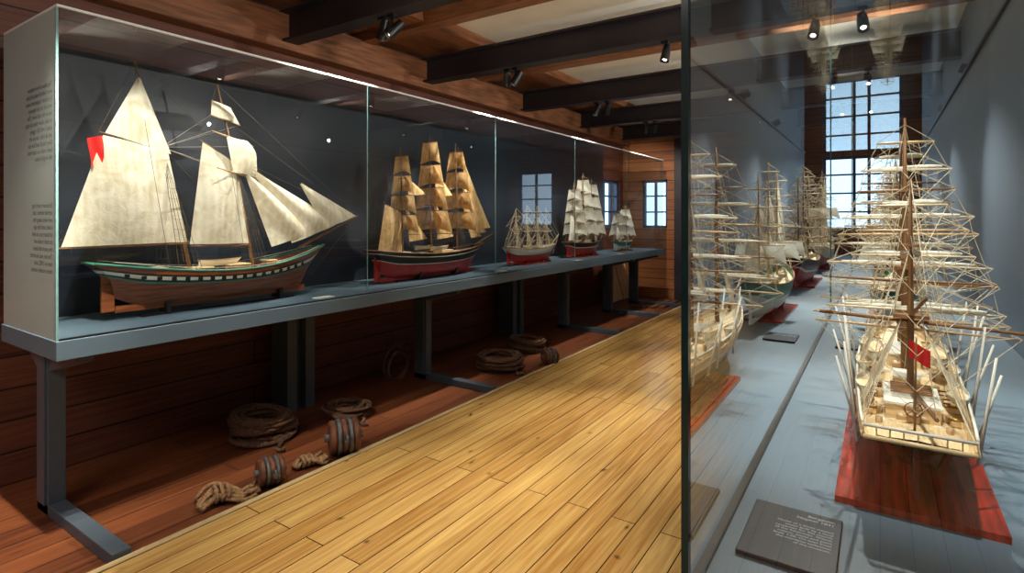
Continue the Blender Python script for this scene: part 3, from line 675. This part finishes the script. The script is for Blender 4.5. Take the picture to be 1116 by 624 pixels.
# ------------------------------------------------------------------ items on the floor
def coil(name,loc,R,r,turns,layers,k,jit=.01):
    mb=MB(); n=16
    for l in range(layers):
        pts=[]; ox,oy=random.uniform(-.03,.03),random.uniform(-.03,.03); ph=random.random()*6
        for i in range(turns*n):
            a=2*math.pi*i/n; u=i/(turns*n); rr=R*(.62+.38*abs(math.sin(3.1*u*math.pi+l)))*(1+.10*math.sin(2*a+ph))
            pts.append((ox+rr*math.cos(a),oy+rr*math.sin(a)*.9,r+l*r*1.6+r*1.3*abs(math.sin(a*1.3+ph))))
        mb.poly(pts,r,k,6)
    pts=[(R*.8+.03*i,-R*.3+.05*math.sin(i),r) for i in range(7)]
    mb.poly(pts,r,k,6); return mb.build(name,loc)
coil('rope_coil',(-3.72,2.36,0),.22,.016,5,6,'ropeD')
coil('rope_coil',(-3.56,2.98,0),.17,.013,4,4,'ropeD')
coil('rope_coil',(-3.36,4.78,0),.25,.016,5,5,'ropeD')
coil('rope_coil',(-3.5,5.62,0),.2,.016,4,5,'ropeD')
def bundle(name,loc,k,sc=1.0,ang=62,n=14):
    mb=MB(); 
    for s in range(n):
        pts=[]; a0=random.uniform(-.5,.5); h=random.uniform(.02,.10)
        for i in range(16):
            t=i/15; pts.append((sc*(lerp(-.18,.22,t)+.02*math.sin(s*2)),sc*(.05*math.sin(3*t+s)+a0*.12*(1+.4*t)+.04*math.sin(6*t)),.018+sc*h*math.sin(math.pi*min(1,t*1.3))*(1-t*.3) if t<.76 else .018+.012*(s%3)))
        mb.poly(pts,.012,k,7)
    for cx in (-.05,-.02,.01): mb.poly([(cx,sc*.085*math.cos(a*.5),.018+sc*(.05+.05*math.sin(a*.5))) for a in range(14)],.011,k,6)
    return mb.build(name,loc,math.radians(ang))
bundle('rope_bundle',(-3.06,1.70,0),'rope',.72,70,14)
bundle('rope_bundle',(-3.04,2.235,0),'rope',.5,80,10)
def block(name,loc,rot,s=1.0):
    mb=MB()
    for dx in (-.05,0.0,.05):
        mb.grid(lambda u,v,dx=dx:Vector(((dx-.016+.032*v)*s,.075*s*math.cos(2*math.pi*u)*(1-.15*abs(2*v-1)**3),.1*s+.1*s*math.sin(2*math.pi*u)*(1-.15*abs(2*v-1)**3))),20,6,'blockw')
        for e in (-1,1):
            b=len(mb.v)
            for i in range(20):
                a=2*math.pi*i/20; mb.v.append(Vector(((dx+e*.016)*s,.064*s*math.cos(a),.1*s+.085*s*math.sin(a))))
            mb.face([b+i for i in range(20)],'blockw')
    for dx in (-.025,.025):
        mb.poly([((dx)*s,.07*s*math.cos(a*math.pi/10),.1*s+.095*s*math.sin(a*math.pi/10)) for a in range(21)],.011*s,'iron',6)
    mb.tube((-.085*s,0,.1*s),(.085*s,0,.1*s),.018*s,.018*s,'iron',10)
    mb.poly([(.0,.02*s*math.cos(a*math.pi/6)+.0,.22*s+.03*s*math.sin(a*math.pi/6)) for a in range(13)],.007*s,'iron',6)
    R=Matrix.Rotation(math.radians(78),3,'X'); vv=[R@v for v in mb.v]; mz=min(v.z for v in vv); mb.v=[v-Vector((0,0,mz)) for v in vv]
    return mb.build(name,loc,rot)
block('pulley_block',(-3.12,1.99,0),1.2,1.05)
block('pulley_block',(-3.13,2.56,0),1.0,1.45)
block('pulley_block',(-3.04,5.25,0),.9,1.1)
mb=MB()
mb.poly([(.0,.16*math.cos(a*math.pi/12),.175+.16*math.sin(a*math.pi/12)) for a in range(25)],.014,'ropeD',8); mb.poly([(.03,.13*math.cos(a*math.pi/12),.145+.13*math.sin(a*math.pi/12)) for a in range(25)],.014,'ropeD',8)
o=mb.build('rope_hoop',(-3.92,3.86,0))
mb=MB(); 
for i in range(6):
    R=Matrix.Rotation(-.28,3,'Y'); x=-4.1; y=9.35+.17*i
    mb.box((x-.012,y-.07,0.03),(x+.012,y+.07,.80-.05*(i%3)),'hWood',rot=R)
mb.build('leaning_boards')
mb=MB()
for i in range(4): mb.box((-3.6+.13*i,9.2+.05*i,.0+.0*i),(-3.5+.13*i,10.3,.03),'blockw')
mb.build('floor_boards_stack')

# ------------------------------------------------------------------ lights
def spotlamp(loc,target,energy,size=55,blend=.6,color=(1,.91,.79),rad=.02,name='track_spotlight',face=True,up=False):
    loc=Vector(loc); d=(Vector(target)-loc).normalized()
    q=d.to_track_quat('-Z','Y')
    mb=MB(); R=q.to_matrix()
    a=-d*.05; 
    mb.poly([a-d*.05,a,d*.045],[.03,.036,.038],'black',14,cap=False)
    mb.poly([a-d*.052,a-d*.05],[.001,.03],'black',14)
    if up:
        mb.poly([Vector((0,0,-.11)),Vector((0,0,-.02))],[.008,.008],'black',6); mb.box((-.03,-.02,-.125),(.03,.02,-.105),'black')
    else:
        mb.poly([Vector((0,0,.11)),Vector((0,0,.02))],[.008,.008],'black',6); mb.box((-.03,-.02,.105),(.03,.02,.125),'black')
    if face:
        b=len(mb.v)
        X=R@Vector((1,0,0)); Yv=R@Vector((0,1,0))
        for i in range(14):
            an=2*math.pi*i/14; mb.v.append(d*.03+X*.018*math.cos(an)+Yv*.018*math.sin(an))
        mb.face([b+i for i in range(14)],'lampface')
    o=mb.build(name,loc)
    l=bpy.data.lights.new('spot_bulb','SPOT'); l.energy=energy; l.spot_size=math.radians(size); l.spot_blend=blend; l.color=color; l.shadow_soft_size=rad
    lo=bpy.data.objects.new('spot_bulb',l); COL.objects.link(lo); lo.parent=o; lo.location=d*.05; lo.rotation_euler=q.to_euler()
M['lampface']=emit('lamp_face',(255,240,215),10)
BZ=3.06-.125
spotlamp((-2.95,2.87,BZ),(-3.66,1.95,1.7),200,60)
spotlamp((-3.05,2.87-.0,BZ),(-3.66,2.9,1.2),60,60)
spotlamp((-3.0,4.58,BZ),(-3.66,4.1,1.5),270,55)
spotlamp((-3.1,4.58,BZ),(-3.66,5.6,1.2),120,50)
spotlamp((-3.05,6.55,BZ),(-3.66,6.2,1.2),120,60)
spotlamp((-2.9,6.55,BZ),(-3.66,7.4,1.4),170,55)
spotlamp((-3.05,8.35,BZ),(-3.66,8.9,1.3),150,60)
spotlamp((-2.9,8.35,BZ),(-3.9,10.5,1.6),140,70)
spotlamp((-2.6,.95,BZ),(-3.6,1.6,1.4),190,60)
F=(1,.89,.70)
spotlamp((-1.3,2.87,BZ),(-1.85,2.1,0),270,48,1,F)
spotlamp((-1.5,4.58,BZ),(-1.75,3.7,0),300,46,1,F)
spotlamp((-1.4,6.55,BZ),(-1.6,5.5,0),250,48,1,F)
spotlamp((-1.4,8.35,BZ),(-1.6,7.6,0),200,58,1,F)
spotlamp((-2.75,.95,BZ),(-3.9,.15,.2),400,62,.8,F)
RC=(1,.94,.85)
spotlamp((-.15,2.87,BZ),(.07,1.75,1.2),130,60,.7,RC)
spotlamp((0.1,.95,BZ),(.07,1.9,1.1),160,44,.7,RC)
spotlamp((-.1,4.58,BZ),(.07,3.6,1.3),210,60,.7,RC)
spotlamp((-.1,6.55,BZ),(.07,5.5,1.3),210,60,.7,RC)
spotlamp((-.1,8.35,BZ),(.07,7.4,1.3),210,60,.7,RC)
# added fill lamps by the right-hand case top, put in to brighten the ceiling
for y in (1.9,3.72,5.55,7.45):
    spotlamp((.56,y,2.74),(-1.9,y,3.75),130,100,.9,(1,.95,.87),.02,'ceiling_fill_spot',False,True)
def area(name,loc,rot,sx,sy,e,col):
    l=bpy.data.lights.new(name,'AREA'); l.shape='RECTANGLE'; l.size=sx; l.size_y=sy; l.energy=e; l.color=col
    o=bpy.data.objects.new(name,l); COL.objects.link(o); o.location=loc; o.rotation_euler=rot
area('fill_area_light',(-2.0,-1.8,3.38),(0,0,0),2.4,1.6,75,(1,.93,.86))  # added soft fill behind the camera for ambient light, not a room fixture

w=bpy.data.worlds.new('daylight'); scene.world=w; w.use_nodes=True
bg=w.node_tree.nodes['Background']; bg.inputs[0].default_value=(.56,.78,1.0,1); bg.inputs[1].default_value=2.1

# ------------------------------------------------------------------ camera
cam=bpy.data.cameras.new('camera'); co=bpy.data.objects.new('camera',cam); COL.objects.link(co)
co.location=(0,0,1.6); co.rotation_euler=(math.pi/2,0,math.radians(33.6))
cam.sensor_width=36; cam.lens=604/1116*36; cam.shift_y=-77/1116; cam.clip_start=.02
scene.camera=co
scene.view_settings.view_transform='Standard'
scene.view_settings.look='None'
scene.view_settings.exposure=0.15
